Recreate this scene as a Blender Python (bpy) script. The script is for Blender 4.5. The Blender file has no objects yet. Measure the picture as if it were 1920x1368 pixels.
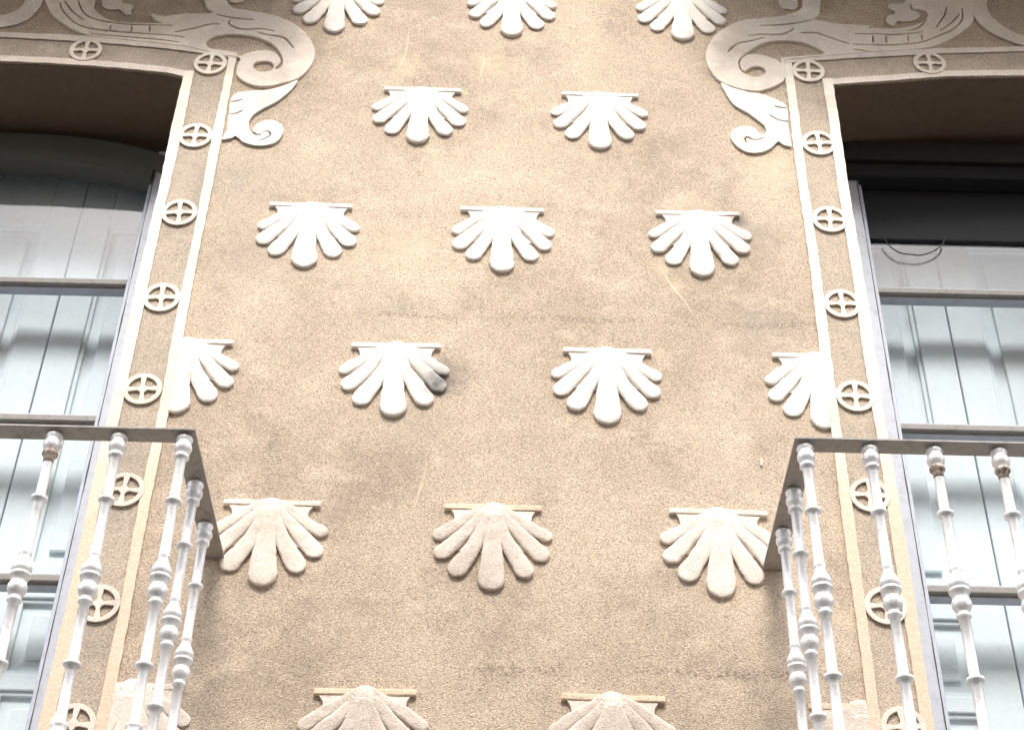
import bpy, bmesh, math, random
from mathutils import Vector, Matrix, noise
random.seed(7)
scene = bpy.context.scene
C = scene.collection
R = math.radians

# ------------------------------------------------------------------ camera
cam = bpy.data.cameras.new('camera'); camo = bpy.data.objects.new('camera', cam); C.objects.link(camo)
rt = Vector((0.99972395, -0.01309727, 0.01950585)); up = Vector((-0.02339139, -0.63273209, 0.77401741))
fw = Vector((-0.00220446, 0.77426001, 0.63286379))
m = Matrix((rt, up, -fw)).transposed().to_4x4(); m.translation = Vector((0.04575, -3.6208, 1.6))
camo.matrix_world = m
cam.sensor_width = 36; cam.lens = 36*3050/1920; cam.clip_end = 2000
scene.camera = camo

# ------------------------------------------------------------------ sky, sun, exposure
SUN_EL, SUN_AZ = 54, 0          # azimuth measured from straight in front of the wall towards +x
w = bpy.data.worlds.new('World'); scene.world = w; w.use_nodes = True
nt = w.node_tree; N = nt.nodes; L = nt.links
bg = N['Background']
sky = N.new('ShaderNodeTexSky'); sky.sky_type = 'NISHITA'; sky.sun_disc = False
sky.sun_elevation = R(SUN_EL); sky.sun_rotation = R(180-SUN_AZ)
sky.air_density = 1; sky.dust_density = 3; sky.ozone_density = 1
tc = N.new('ShaderNodeTexCoord'); cn = N.new('ShaderNodeTexNoise'); cn.inputs['Scale'].default_value = 1.9
cn.inputs['Detail'].default_value = 6; cn.inputs['Roughness'].default_value = .5
L.new(tc.outputs['Generated'], cn.inputs['Vector'])
cr = N.new('ShaderNodeValToRGB'); cr.color_ramp.elements[0].position = .36; cr.color_ramp.elements[1].position = .70
L.new(cn.outputs['Fac'], cr.inputs['Fac'])
mx = N.new('ShaderNodeMixRGB'); mx.inputs['Color2'].default_value = (9.5, 9.3, 9.0, 1)
L.new(cr.outputs['Color'], mx.inputs['Fac']); L.new(sky.outputs['Color'], mx.inputs['Color1'])
L.new(mx.outputs['Color'], bg.inputs['Color']); bg.inputs['Strength'].default_value = .13
sl = bpy.data.lights.new('sun', 'SUN'); sl.energy = 1.5; sl.angle = R(21); sl.color = (1, .95, .89)
so = bpy.data.objects.new('sun', sl); C.objects.link(so)
d = Vector((math.sin(R(SUN_AZ))*math.cos(R(SUN_EL)), -math.cos(R(SUN_AZ))*math.cos(R(SUN_EL)), math.sin(R(SUN_EL))))
so.rotation_euler = d.to_track_quat('Z', 'Y').to_euler(); so.location = (0, -10, 20)
scene.view_settings.view_transform = 'Standard'; scene.view_settings.look = 'None'
scene.view_settings.gamma = 1; scene.view_settings.exposure = 1.78

# ------------------------------------------------------------------ materials
def ramp(nt, src, stops):
    r = nt.nodes.new('ShaderNodeValToRGB'); e = r.color_ramp.elements
    e[0].position, e[0].color = stops[0][0], (*stops[0][1], 1)
    e[1].position, e[1].color = stops[-1][0], (*stops[-1][1], 1)
    for p, c in stops[1:-1]:
        x = e.new(p); x.color = (*c, 1)
    nt.links.new(src, r.inputs['Fac']); return r.outputs['Color']
def nz(nt, vec, scale, detail=4, rough=.6, stretch=(1, 1, 1)):
    mp = nt.nodes.new('ShaderNodeMapping'); mp.inputs['Scale'].default_value = stretch
    mp.inputs['Rotation'].default_value = (.61, .35, .8) if stretch == (1, 1, 1) else (.45, .30, .25)
    nt.links.new(vec, mp.inputs['Vector'])
    n = nt.nodes.new('ShaderNodeTexNoise'); n.inputs['Scale'].default_value = scale
    n.inputs['Detail'].default_value = detail; n.inputs['Roughness'].default_value = rough
    nt.links.new(mp.outputs['Vector'], n.inputs['Vector']); return n.outputs['Fac']
def mixc(nt, fac, a, b, mode='MIX'):
    x = nt.nodes.new('ShaderNodeMixRGB'); x.blend_type = mode
    for s, v in (('Fac', fac), ('Color1', a), ('Color2', b)):
        if isinstance(v, bpy.types.NodeSocket): nt.links.new(v, x.inputs[s])
        elif isinstance(v, tuple): x.inputs[s].default_value = (*v, 1)
        else: x.inputs[s].default_value = v
    return x.outputs['Color']
def bump(nt, h, dist, strength, normal=None):
    b = nt.nodes.new('ShaderNodeBump'); b.inputs['Distance'].default_value = dist; b.inputs['Strength'].default_value = strength
    nt.links.new(h, b.inputs['Height'])
    if normal: nt.links.new(normal, b.inputs['Normal'])
    return b.outputs['Normal']
def spot(nt, pos, centre, radius, soft, wob=.02):
    """1 inside a blot round a world point: local dirt"""
    n = nt.nodes.new('ShaderNodeTexNoise'); n.inputs['Scale'].default_value = 28; nt.links.new(pos, n.inputs['Vector'])
    dd = nt.nodes.new('ShaderNodeVectorMath'); dd.operation = 'DISTANCE'; nt.links.new(pos, dd.inputs[0]); dd.inputs[1].default_value = centre
    a = nt.nodes.new('ShaderNodeMath'); a.operation = 'MULTIPLY_ADD'; nt.links.new(n.outputs['Fac'], a.inputs[0]); a.inputs[1].default_value = wob*2
    nt.links.new(dd.outputs['Value'], a.inputs[2])
    mr = nt.nodes.new('ShaderNodeMapRange'); mr.inputs['From Min'].default_value = radius+soft+wob; mr.inputs['From Max'].default_value = radius-soft+wob
    nt.links.new(a.outputs[0], mr.inputs['Value']); return mr.outputs['Result']
def new_mat(name, rough=.9):
    mt = bpy.data.materials.new(name); mt.use_nodes = True; nt = mt.node_tree
    b = nt.nodes['Principled BSDF']; b.inputs['Roughness'].default_value = rough
    g = nt.nodes.new('ShaderNodeNewGeometry'); return mt, nt, b, g.outputs['Position']

def stucco_mat(name, cols, grain, bump_s, speck=.55, soot=True, low=None, grainy=.68, joint=False):
    mt, nt, b, pos = new_mat(name, .95)
    big = nz(nt, pos, 1.3, 5, .55)
    col = ramp(nt, big, cols)
    mid = nz(nt, pos, 9, 6, .65, (1, 1, 1.3))
    col = mixc(nt, ramp(nt, mid, [(.50, (0, 0, 0)), (.72, (.55, .55, .55))]), col, tuple(min(1, c*1.22) for c in cols[-1][1]))
    col = mixc(nt, ramp(nt, nz(nt, pos, 4.5, 6, .7), [(.50, (0, 0, 0)), (.70, (.5, .5, .5))]), col, tuple(c*.62 for c in cols[0][1]))
    if low:      # older, unpainted plaster low on the strips
        sx = nt.nodes.new('ShaderNodeSeparateXYZ'); nt.links.new(pos, sx.inputs[0])
        zz = nt.nodes.new('ShaderNodeMath'); zz.operation = 'MULTIPLY_ADD'; zz.inputs[1].default_value = .7
        nt.links.new(nz(nt, pos, 5, 5, .6), zz.inputs[0]); nt.links.new(sx.outputs['Z'], zz.inputs[2])
        mr = nt.nodes.new('ShaderNodeMapRange'); mr.inputs['From Min'].default_value = 4.85; mr.inputs['From Max'].default_value = 4.35
        nt.links.new(zz.outputs[0], mr.inputs['Value']); col = mixc(nt, mr.outputs['Result'], col, low)
    fine = nz(nt, pos, grain, 4, .8, (1, 1, 2.4))
    col = mixc(nt, grainy, col, ramp(nt, fine, [(.37, (.14, .13, .13)), (.5, (.5, .5, .5)), (.63, (.93, .91, .88))]), 'OVERLAY')
    pits = nz(nt, pos, grain*.7, 2, .5, (1, 1, 2.6))
    pm = ramp(nt, pits, [(.62, (0, 0, 0)), (.69, (speck, speck, speck))])
    col = mixc(nt, pm, col, tuple(c*.28 for c in cols[0][1]))
    if joint:      # horizontal day joints where the render is rough and pitted
        sp_ = nt.nodes.new('ShaderNodeSeparateXYZ'); nt.links.new(pos, sp_.inputs[0])
        wv = nz(nt, pos, 3, 3, .5); hole = ramp(nt, nz(nt, pos, 95, 2, .5, (1, 1, 1.8)), [(.50, (0, 0, 0)), (.58, (1, 1, 1))]); gate = ramp(nt, nz(nt, pos, 2.2, 2, .5), [(.44, (0, 0, 0)), (.56, (1, 1, 1))])
        for zc, hw_ in ((4.775, .014), (3.62, .02)):
            q1 = nt.nodes.new('ShaderNodeMath'); q1.operation = 'MULTIPLY_ADD'; q1.inputs[1].default_value = .08; nt.links.new(wv, q1.inputs[0]); nt.links.new(sp_.outputs['Z'], q1.inputs[2])
            q2 = nt.nodes.new('ShaderNodeMath'); q2.operation = 'SUBTRACT'; nt.links.new(q1.outputs[0], q2.inputs[0]); q2.inputs[1].default_value = zc
            q3 = nt.nodes.new('ShaderNodeMath'); q3.operation = 'ABSOLUTE'; nt.links.new(q2.outputs[0], q3.inputs[0])
            q4 = nt.nodes.new('ShaderNodeMapRange'); q4.inputs['From Min'].default_value = hw_; q4.inputs['From Max'].default_value = hw_*.4; nt.links.new(q3.outputs[0], q4.inputs['Value'])
            q5 = nt.nodes.new('ShaderNodeMath'); q5.operation = 'MULTIPLY'; nt.links.new(q4.outputs['Result'], q5.inputs[0]); nt.links.new(hole, q5.inputs[1])
            q6 = nt.nodes.new('ShaderNodeMath'); q6.operation = 'MULTIPLY'; nt.links.new(q5.outputs[0], q6.inputs[0]); nt.links.new(gate, q6.inputs[1])
            q7 = nt.nodes.new('ShaderNodeMath'); q7.operation = 'MULTIPLY'; q7.inputs[1].default_value = .55; nt.links.new(q6.outputs[0], q7.inputs[0])
            col = mixc(nt, q7.outputs[0], col, tuple(c*.33 for c in cols[0][1]))
    if soot:
        for cc, rr, k, tint in STAINS:
            f = nt.nodes.new('ShaderNodeMath'); f.operation = 'MULTIPLY'; f.inputs[1].default_value = k
            nt.links.new(spot(nt, pos, cc, rr*.5, rr*.5, .10 if rr > .06 else .02), f.inputs[0]); col = mixc(nt, f.outputs[0], col, tint)
        col = mixc(nt, spot(nt, pos, (-.176, -.01, 4.478), .022, .028), col, (.03, .032, .04))
        sf = nt.nodes.new('ShaderNodeMath'); sf.operation = 'MULTIPLY'; sf.inputs[1].default_value = .55
        nt.links.new(spot(nt, pos, (-.150, -.005, 4.515), .05, .05, .05), sf.inputs[0]); col = mixc(nt, sf.outputs[0], col, (.07, .07, .08))
        col = mixc(nt, spot(nt, pos, (.725, 0, 5.16), .018, .03), col, (.16, .15, .14))
    nt.links.new(col, b.inputs['Base Color'])
    n1 = bump(nt, nz(nt, pos, 45, 4, .6), .006, .25)
    n2 = bump(nt, fine, .004, bump_s, n1)
    nt.links.new(bump(nt, pits, -.004, bump_s, n2), b.inputs['Normal'])
    return mt
M = {}
GREY, PALE, BROWN = (.28, .25, .22), (.70, .57, .41), (.34, .26, .18)
STAINS = [((-.84, 0, 5.30), .22, .45, GREY), ((-.78, 0, 4.95), .2, .35, GREY), ((.80, 0, 5.1), .14, .4, GREY), ((.78, 0, 4.72), .16, .4, GREY),
          ((.765, 0, 5.525), .035, .9, (.52, .42, .32)), ((-.33, 0, 4.76), .12, .35, GREY), ((-.25, 0, 4.33), .15, .25, GREY), ((.48, 0, 4.95), .05, .6, PALE), ((.52, 0, 4.88), .04, .6, PALE),
          ((-.06, 0, 5.86), .09, .55, PALE), ((-.35, 0, 5.85), .07, .45, PALE), ((.86, 0, 5.4), .12, .5, PALE), ((-.30, 0, 5.02), .12, .4, PALE), ((-.68, 0, 5.98), .12, .2, BROWN), ((.72, 0, 5.97), .12, .2, BROWN)]
M['wall'] = stucco_mat('beige_stucco', [(.36, (.42, .342, .264)), (.5, (.495, .405, .312)), (.64, (.575, .474, .364))], 205, .5, .8, True, None, .80, True)
M['band'] = stucco_mat('grey_stucco', [(.36, (.425, .36, .29)), (.64, (.50, .42, .335))], 205, .5, .7)
def plaster(name, cols, speck=.25, b=.25, low=None):
    return stucco_mat(name, cols, 190, b, speck, True, low, .42)
M['white'] = plaster('white_plaster', [(.3, (.77, .71, .64)), (.7, (.88, .84, .79))])
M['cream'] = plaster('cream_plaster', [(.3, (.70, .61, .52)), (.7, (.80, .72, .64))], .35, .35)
M['ivory'] = plaster('ivory_plaster', [(.3, (.72, .63, .53)), (.7, (.84, .76, .66))], .2, .2)
M['scratch'] = plaster('scratch_plaster', [(.3, (.52, .43, .32)), (.7, (.66, .55, .42))])
M['ochre'] = plaster('ochre_edge_plaster', [(.3, (.66, .52, .38)), (.7, (.78, .64, .48))], .3, .3)
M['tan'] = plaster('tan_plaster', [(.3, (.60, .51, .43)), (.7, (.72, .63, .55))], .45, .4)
M['fillet'] = plaster('fillet_plaster', [(.3, (.76, .67, .54)), (.7, (.88, .82, .72))], .15, .15, (.68, .55, .42))

def paint_mat(name, col, rough=.45, dirt=(.25, .25, .25), amount=.5, metal=0, rust=0):
    mt, nt, b, pos = new_mat(name, rough)
    c = mixc(nt, ramp(nt, nz(nt, pos, 30, 6, .7), [(.50, (0, 0, 0)), (.75, (amount,)*3)]), col, dirt)
    c = mixc(nt, ramp(nt, nz(nt, pos, 260, 2, .6), [(.60, (0, 0, 0)), (.72, (amount*.8,)*3)]), c, tuple(x*.4 for x in dirt))
    if rust: c = mixc(nt, ramp(nt, nz(nt, pos, 55, 5, .7), [(.5-rust*.2, (0, 0, 0)), (.62-rust*.2, (1, 1, 1))]), c, (.13, .05, .02))
    nt.links.new(c, b.inputs['Base Color']); b.inputs['Metallic'].default_value = metal
    nt.links.new(bump(nt, nz(nt, pos, 120, 4, .6), .002, .35), b.inputs['Normal'])
    return mt
M['baluster'] = paint_mat('white_baluster_paint', (.93, .94, .95), .32, (.30, .27, .24), .5, .13)
M['rusty'] = paint_mat('rust_stained_baluster', (.60, .52, .44), .6, (.30, .16, .08), .8, 0, .1)
M['rail'] = paint_mat('grey_rail_paint', (.40, .375, .35), .55, (.10, .09, .085), .7)
M['frame'] = paint_mat('lavender_frame_paint', (.44, .475, .55), .5, (.22, .22, .25), .5)
M['bar'] = paint_mat('grey_bar_shade', (.25, .24, .23), .6, (.10, .08, .07), .6)  # colour darkened to carry the shade on the bars' undersides
M['head'] = paint_mat('grey_green_head_shade', (.085, .088, .08), .7, (.10, .10, .09), .5)  # shade under the lintel is put into this dark grey-green
M['shutter'] = paint_mat('pale_shutter_paint', (.76, .84, .88), .5, (.56, .62, .65), .35)
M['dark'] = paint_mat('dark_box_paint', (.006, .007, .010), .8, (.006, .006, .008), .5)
M['slab'] = paint_mat('slab_stone', (.17, .15, .13), .9, (.16, .13, .11), .6)
M['black'] = paint_mat('black_cable', (.02, .02, .02), .6, (.04, .04, .04), .3)
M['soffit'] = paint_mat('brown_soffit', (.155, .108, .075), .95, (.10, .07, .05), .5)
M['asphalt'] = stucco_mat('asphalt', [(.3, (.05, .05, .05)), (.7, (.075, .072, .07))], 120, .6, .3, False)
M['pavement'] = stucco_mat('pavement_stone', [(.3, (.10, .09, .085)), (.7, (.15, .14, .13))], 120, .4, .3, False)
M['opp'] = stucco_mat('ochre_stucco', [(.3, (.22, .17, .12)), (.7, (.30, .23, .16))], 120, .4, .3, False)
# window glass
mt = bpy.data.materials.new('window_glass'); mt.use_nodes = True; nt = mt.node_tree; nt.nodes.clear()
o_ = nt.nodes.new('ShaderNodeOutputMaterial'); tr = nt.nodes.new('ShaderNodeBsdfTransparent'); gl = nt.nodes.new('ShaderNodeBsdfGlossy')
tr.inputs['Color'].default_value = (.965, .98, .985, 1); gl.inputs['Roughness'].default_value = .015
gg = nt.nodes.new('ShaderNodeNewGeometry'); dp = nt.nodes.new('ShaderNodeVectorMath'); dp.operation = 'DOT_PRODUCT'
nt.links.new(gg.outputs['Normal'], dp.inputs[0]); nt.links.new(gg.outputs['Incoming'], dp.inputs[1])
def mth(op, a, b=None):
    x = nt.nodes.new('ShaderNodeMath'); x.operation = op
    for i, v in enumerate((a, b)):
        if v is None: continue
        if isinstance(v, bpy.types.NodeSocket): nt.links.new(v, x.inputs[i])
        else: x.inputs[i].default_value = v
    return x.outputs[0]
sch = mth('POWER', mth('SUBTRACT', 1.0, mth('ABSOLUTE', dp.outputs['Value'])), 5.0)
ma = nt.nodes.new('ShaderNodeMath'); ma.operation = 'MULTIPLY_ADD'; ma.inputs[1].default_value = .92; ma.inputs[2].default_value = .055
ms = nt.nodes.new('ShaderNodeMixShader'); nt.links.new(sch, ma.inputs[0]); nt.links.new(ma.outputs[0], ms.inputs['Fac'])
g_ = nt.nodes.new('ShaderNodeNewGeometry'); nb = bump(nt, nz(nt, g_.outputs['Position'], 5, 2, .5), .01, .02); nt.links.new(nb, gl.inputs['Normal'])
nt.links.new(tr.outputs[0], ms.inputs[1]); nt.links.new(gl.outputs[0], ms.inputs[2]); nt.links.new(ms.outputs[0], o_.inputs['Surface'])
M['glass'] = mt

# ------------------------------------------------------------------ helpers
def link(name, me, mat, parent=None, loc=(0, 0, 0)):
    o = bpy.data.objects.new(name, me); C.objects.link(o); o.location = loc
    if parent: o.parent = parent
    if mat and not me.materials: me.materials.append(M[mat])
    return o
def empty(name, loc=(0, 0, 0), label=None, cat=None, group=None):
    o = bpy.data.objects.new(name, None); C.objects.link(o); o.location = loc; o.empty_display_size = .05
    tag(o, label, cat, group); return o
def tag(o, label=None, cat=None, group=None, kind=None):
    if label: o['label'] = label
    if cat: o['category'] = cat
    if group: o['group'] = group
    if kind: o['kind'] = kind
def from_bm(name, bm, mat, parent=None, smooth=False, loc=(0, 0, 0)):
    bmesh.ops.recalc_face_normals(bm, faces=bm.faces)
    me = bpy.data.meshes.new(name); bm.to_mesh(me); bm.free()
    if smooth: me.polygons.foreach_set('use_smooth', [True]*len(me.polygons))
    return link(name, me, mat, parent, loc)
def add_box(bm, x0, x1, y0, y1, z0, z1, bev=.0):
    r = bmesh.ops.create_cube(bm, size=1, matrix=Matrix.Translation(((x0+x1)/2, (y0+y1)/2, (z0+z1)/2)) @ Matrix.Diagonal((abs(x1-x0), abs(y1-y0), abs(z1-z0), 1)))
    if bev:
        es = list({e for v in r['verts'] for e in v.link_edges})
        bmesh.ops.bevel(bm, geom=es, offset=bev, segments=2, affect='EDGES', profile=.5)
def box(name, x0, x1, y0, y1, z0, z1, mat, parent=None, bev=0):
    bm = bmesh.new(); add_box(bm, x0, x1, y0, y1, z0, z1, bev); return from_bm(name, bm, mat, parent)
def smooth_loop(p, n=4, closed=True):
    out = []; k = len(p)
    for i in range(k if closed else k-1):
        g = lambda j: p[j % k] if closed else p[max(0, min(k-1, j))]
        a, b, c, d_ = g(i-1), g(i), g(i+1), g(i+2)
        for s in range(n):
            t = s/n
            out.append(tuple(.5*((2*b[q])+(-a[q]+c[q])*t+(2*a[q]-5*b[q]+4*c[q]-d_[q])*t*t+(-a[q]+3*b[q]-3*c[q]+d_[q])*t**3) for q in (0, 1)))
    if not closed: out.append(p[-1])
    return out
def rough(p, amt):
    return [(x+random.uniform(-amt, amt), z+random.uniform(-amt, amt)) for x, z in p]
def slit(p, wd=.0035):
    """closed thin outline round an open traced line: a groove"""
    p = smooth_loop(p, 3, False); l, r_ = [], []
    for i, (x, z) in enumerate(p):
        a = p[max(0, i-1)]; b = p[min(len(p)-1, i+1)]
        dx, dz = b[0]-a[0], b[1]-a[1]; q = math.hypot(dx, dz) or 1
        t = i/(len(p)-1); h = wd*.64*(.35+.65*math.sin(math.pi*min(1, max(0, .08+t*.84))))
        l.append((x-dz/q*h, z+dx/q*h)); r_.append((x+dz/q*h, z-dx/q*h))
    return l+r_[::-1]
def relief(name, loops, depth, mat, parent=None, bev=.002, back=.003, origin=(0, 0)):
    """raised flat plaster shape standing on the wall plane: first loop outline, rest holes"""
    def solid(y0, y1, bv, off):
        cu = bpy.data.curves.new(name, 'CURVE'); cu.dimensions = '2D'; cu.fill_mode = 'BOTH'
        cu.extrude = (y1-y0)/2-bv; cu.bevel_depth = bv; cu.bevel_resolution = 1; cu.offset = -bv-off
        for lp in loops:
            s = cu.splines.new('POLY'); s.points.add(len(lp)-1); s.use_cyclic_u = True
            for i, (x, z) in enumerate(lp): s.points[i].co = (x-origin[0], z-origin[1], 0, 1)
        t = bpy.data.objects.new('t', cu); C.objects.link(t)
        dg = bpy.context.evaluated_depsgraph_get(); me = bpy.data.meshes.new_from_object(t.evaluated_get(dg), depsgraph=dg)
        bpy.data.objects.remove(t); bpy.data.curves.remove(cu)
        for v in me.vertices:
            x, y, z = v.co; v.co = (x, -z+(y0+y1)/2, y)
        return me
    if depth > .005 and name != 'volute':      # the raised face overhangs a slightly narrower bed, added so shade darkens its outline
        me = solid(-depth, -depth*.48, min(bev, depth*.2), 0); m2 = solid(-depth*.55, back, 0, .0028)
        bm = bmesh.new(); bm.from_mesh(me); bm.from_mesh(m2); bm.to_mesh(me); bm.free(); bpy.data.meshes.remove(m2)
    else:
        me = solid(-depth, back, bev, 0)
    me.name = name
    me.materials.clear()
    me.polygons.foreach_set('use_smooth', [False]*len(me.polygons))
    return link(name, me, mat, parent, (origin[0], 0, origin[1]) if parent is None else (0, 0, 0))
def ellipse(cx, cz, rx, rz, n=28): return [(cx+rx*math.cos(2*math.pi*i/n), cz+rz*math.sin(2*math.pi*i/n)) for i in range(n)]
def clone(o, parent=None):
    c = o.copy(); C.objects.link(c); c.parent = parent
    for ch in list(kids.get(o.name, [])): clone(ch, c)
    return c
kids = {}

# ------------------------------------------------------------------ ground and the house across the street
s = box('street', -400, 400, -400, 400, -.5, 0, 'asphalt'); tag(s, kind='structure')
s = box('pavement', -40, 40, -1.6, -.001, -.3, .13, 'pavement'); tag(s, kind='structure')
s = box('far_pavement', -40, 40, -7.5, -6.1, -.3, .13, 'pavement'); tag(s, kind='structure')
opp = empty('opposite_house', (0, -7.5, 0), 'ochre stucco house standing across the street behind the viewer', 'house')
for lp in range(1):
    xs = [-9, -6.6, -5.4, -3.0, -1.8, .6, 1.8, 4.2, 5.4, 7.8, 9]
    bm = bmesh.new()
    zs = [0, .9, 3.0, 4.2, 6.6, 7.8, 10.2, 11.7]
    for i in range(len(xs)-1):
        for j in range(len(zs)-1):
            if i % 2 == 1 and j % 2 == 1: continue
            add_box(bm, xs[i], xs[i+1], -6, 0, zs[j], zs[j+1])
    from_bm('wall', bm, 'opp', opp)
    box('cornice', -9.1, 9.1, -6.1, .25, 11.7, 11.9, 'slab', opp, .03)
    box('roof', -9.0, 9.0, -6, .1, 11.9, 12.05, 'soffit', opp, .03)
    for i in (1, 3, 5, 7, 9):
        if i+1 >= len(xs): break
        for j in (1, 3, 5):
            f = box('window', xs[i]+.001, xs[i+1]-.001, -.32, -.25, zs[j]+.001, zs[j+1]-.001, 'frame', opp)
            wn = box('pane', xs[i]+.08, xs[i+1]-.08, -.24, -.235, zs[j]+.08, zs[j+1]-.08, 'glass', f)

# ------------------------------------------------------------------ facade
FAC = empty('house_facade', (0, 0, 0), 'beige stucco house front with two tall windows framed by white strips', 'house front')
OPL = [(-1.7145,5.8228), (-1.5551,5.8174), (-1.4281,5.8110), (-1.2750,5.7973), (-1.1327,5.7805), (-1.0894,5.7658)]
OPR = [(1.0999,5.8013), (1.1584,5.8114), (1.2511,5.8227), (1.3499,5.8370), (1.4784,5.8550), (1.6056,5.8622), (1.7421,5.8696)]
CXL, CXR = -1.86, 1.86
ZB = 2.95
def head_z(side, x):
    """underside of the slightly cambered lintel"""
    pts = sorted(OPL if side < 0 else OPR)
    c = CXL if side < 0 else CXR
    if side < 0 and x < c: x = 2*c-x
    if side > 0 and x > c: x = 2*c-x
    for a, b in zip(pts, pts[1:]):
        if a[0] <= x <= b[0]: return a[1]+(b[1]-a[1])*(x-a[0])/(b[0]-a[0])
    return pts[0][1] if x < pts[0][0] else pts[-1][1]
HW = .772                                             # half width of an opening
def opening(side):
    c = CXL if side < 0 else CXR
    n = 24; top = [(c-HW+2*HW*i/n, head_z(side, c-HW+2*HW*i/n)+random.uniform(-.0012, .0012)) for i in range(n+1)]
    m_ = 40
    right = [(c+HW+random.uniform(-.0012, .0012), head_z(side, c+HW)+(ZB-head_z(side, c+HW))*i/m_) for i in range(1, m_)]
    left = [(c-HW+random.uniform(-.0012, .0012), ZB+(head_z(side, c-HW)-ZB)*i/m_) for i in range(1, m_)]
    return top+right+[(c+HW, ZB), (c-HW, ZB)]+left
relief('wall', [[(-6, .0), (6, .0), (6, 11), (-6, 11)], opening(-1), opening(1)], 0, 'wall', FAC, .0015, .499)
box('back_wall', -6, 6, .50, .62, 0, 11, 'slab', FAC)
# grey stucco band between the white strips, 1 mm proud
def strip(x0, x1, z0, z1, dep, mat, amt=.0022, name='fillet', step=.02):
    n = int((z1-z0)/step); l = []; r_ = []
    for i in range(n+1):
        z = z0+(z1-z0)*i/n
        l.append((x0+random.uniform(-amt, amt)*.5+.0015*math.sin(z*9+x0*7), z)); r_.append((x1+random.uniform(-amt, amt)*.5+.0015*math.sin(z*7+x1*5), z))
    return relief(name, [r_+l[::-1]], dep, mat, FAC, .0018)
LO = [(-1.7400,5.9468), (-1.5467,5.9367), (-1.3905,5.9283), (-1.1503,5.9033), (-0.9519,5.8687)]     # lower edge of the outer lintel strip
LU = [(-1.7455,5.9720), (-1.5527,5.9675), (-1.3965,5.9618), (-1.1554,5.9366), (-0.9151,5.8921)]
RO = [(0.9596,5.9054), (1.0664,5.9229), (1.1714,5.9377), (1.3781,5.9616), (1.4947,5.9741), (1.7628,5.9948)]
RU = [(0.9273,5.9291), (1.0695,5.9536), (1.1752,5.9713), (1.3819,5.9897), (1.4989,6.0023), (1.7673,6.0202)]
def hx(pts, x):
    pts = sorted(pts)
    if x <= pts[0][0]: (a, b) = pts[0], pts[1]
    elif x >= pts[-1][0]: (a, b) = pts[-2], pts[-1]
    else: a, b = next((a, b) for a, b in zip(pts, pts[1:]) if a[0] <= x <= b[0])
    return a[1]+(b[1]-a[1])*(x-a[0])/(b[0]-a[0])
def lintel(side, lo, hi, xi, xo, dep, mat, name='fillet'):
    """horizontal strip from the inner corner xi outwards to beyond the frame xo, mirrored past the middle"""
    c = CXL if side < 0 else CXR
    xs = [xi+(xo-xi)*i/70 for i in range(71)]
    mm = lambda x: (2*c-x) if (x-c)*side > 0 else x
    a = [(x, lo(mm(x))+random.uniform(-.0012, .0012)) for x in xs]; b = [(x, hi(mm(x))+random.uniform(-.0012, .0012)) for x in xs]
    return relief(name, [a+b[::-1]], dep, mat, FAC, .0018)
for side in (-1, 1):
    c = CXL if side < 0 else CXR
    lo, hi = (LO, LU) if side < 0 else (RO, RU)
    zc = hx(hi, side*.92)
    xs_in = (-1.0885, -1.055) if side < 0 else (1.064, 1.0885+.01)
    e_in = c+HW if side < 0 else c-HW
    xs_in = (e_in, e_in+.034) if side < 0 else (e_in-.034, e_in)
    xs_out = (-.951, -.921) if side < 0 else (.929, .959)
    zi = head_z(side, e_in)
    strip(xs_in[0], xs_in[1], 2.9, zi+.03, .007, 'fillet')
    strip(xs_out[0], xs_out[1], 2.9, hx(hi, side*.92), .007, 'fillet')
    # far side of the same surround (outside the frame)
    fx = sorted(2*c-x for x in xs_in); strip(fx[0], fx[1], 2.9, zi+.03, .007, 'fillet', step=.2)
    fx = sorted(2*c-x for x in xs_out); strip(fx[0], fx[1], 2.9, zc, .007, 'fillet', step=.2)
    lintel(side, lambda x: head_z(side, x)+.001, lambda x: head_z(side, x)+.030, xs_in[1] if side < 0 else xs_in[0], 2*c-(xs_in[1] if side < 0 else xs_in[0]), .0062, 'cream')
    lintel(side, lambda x: hx(lo, x), lambda x: hx(hi, x), side*.924, 2*c-side*.924, .0076, 'cream')
    b0_, b1_ = sorted((xs_in[1] if side < 0 else xs_in[0], xs_out[0] if side < 0 else xs_out[1]))
    relief('band', [[(b0_-.01, 2.9), (b1_+.01, 2.9), (b1_+.01, hx(lo, side*.95)+.01), (b0_-.01, hx(lo, b0_ if side > 0 else b1_)+.004)]], .0016, 'band', FAC, .0004)
    lintel(side, lambda x: head_z(side, x)+.012, lambda x: hx(lo, x)+.008, side*.985, 2*c-side*.985, .0022, 'band', 'band')
# brown underside of each lintel: thin plaster lining, follows the camber
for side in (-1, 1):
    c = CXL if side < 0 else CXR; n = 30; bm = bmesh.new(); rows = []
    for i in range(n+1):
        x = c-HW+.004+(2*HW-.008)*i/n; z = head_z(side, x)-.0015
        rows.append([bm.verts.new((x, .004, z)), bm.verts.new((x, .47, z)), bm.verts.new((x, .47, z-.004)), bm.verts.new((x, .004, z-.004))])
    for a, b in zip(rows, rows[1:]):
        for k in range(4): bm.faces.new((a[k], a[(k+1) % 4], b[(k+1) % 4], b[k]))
    from_bm('soffit', bm, 'soffit', FAC)

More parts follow.
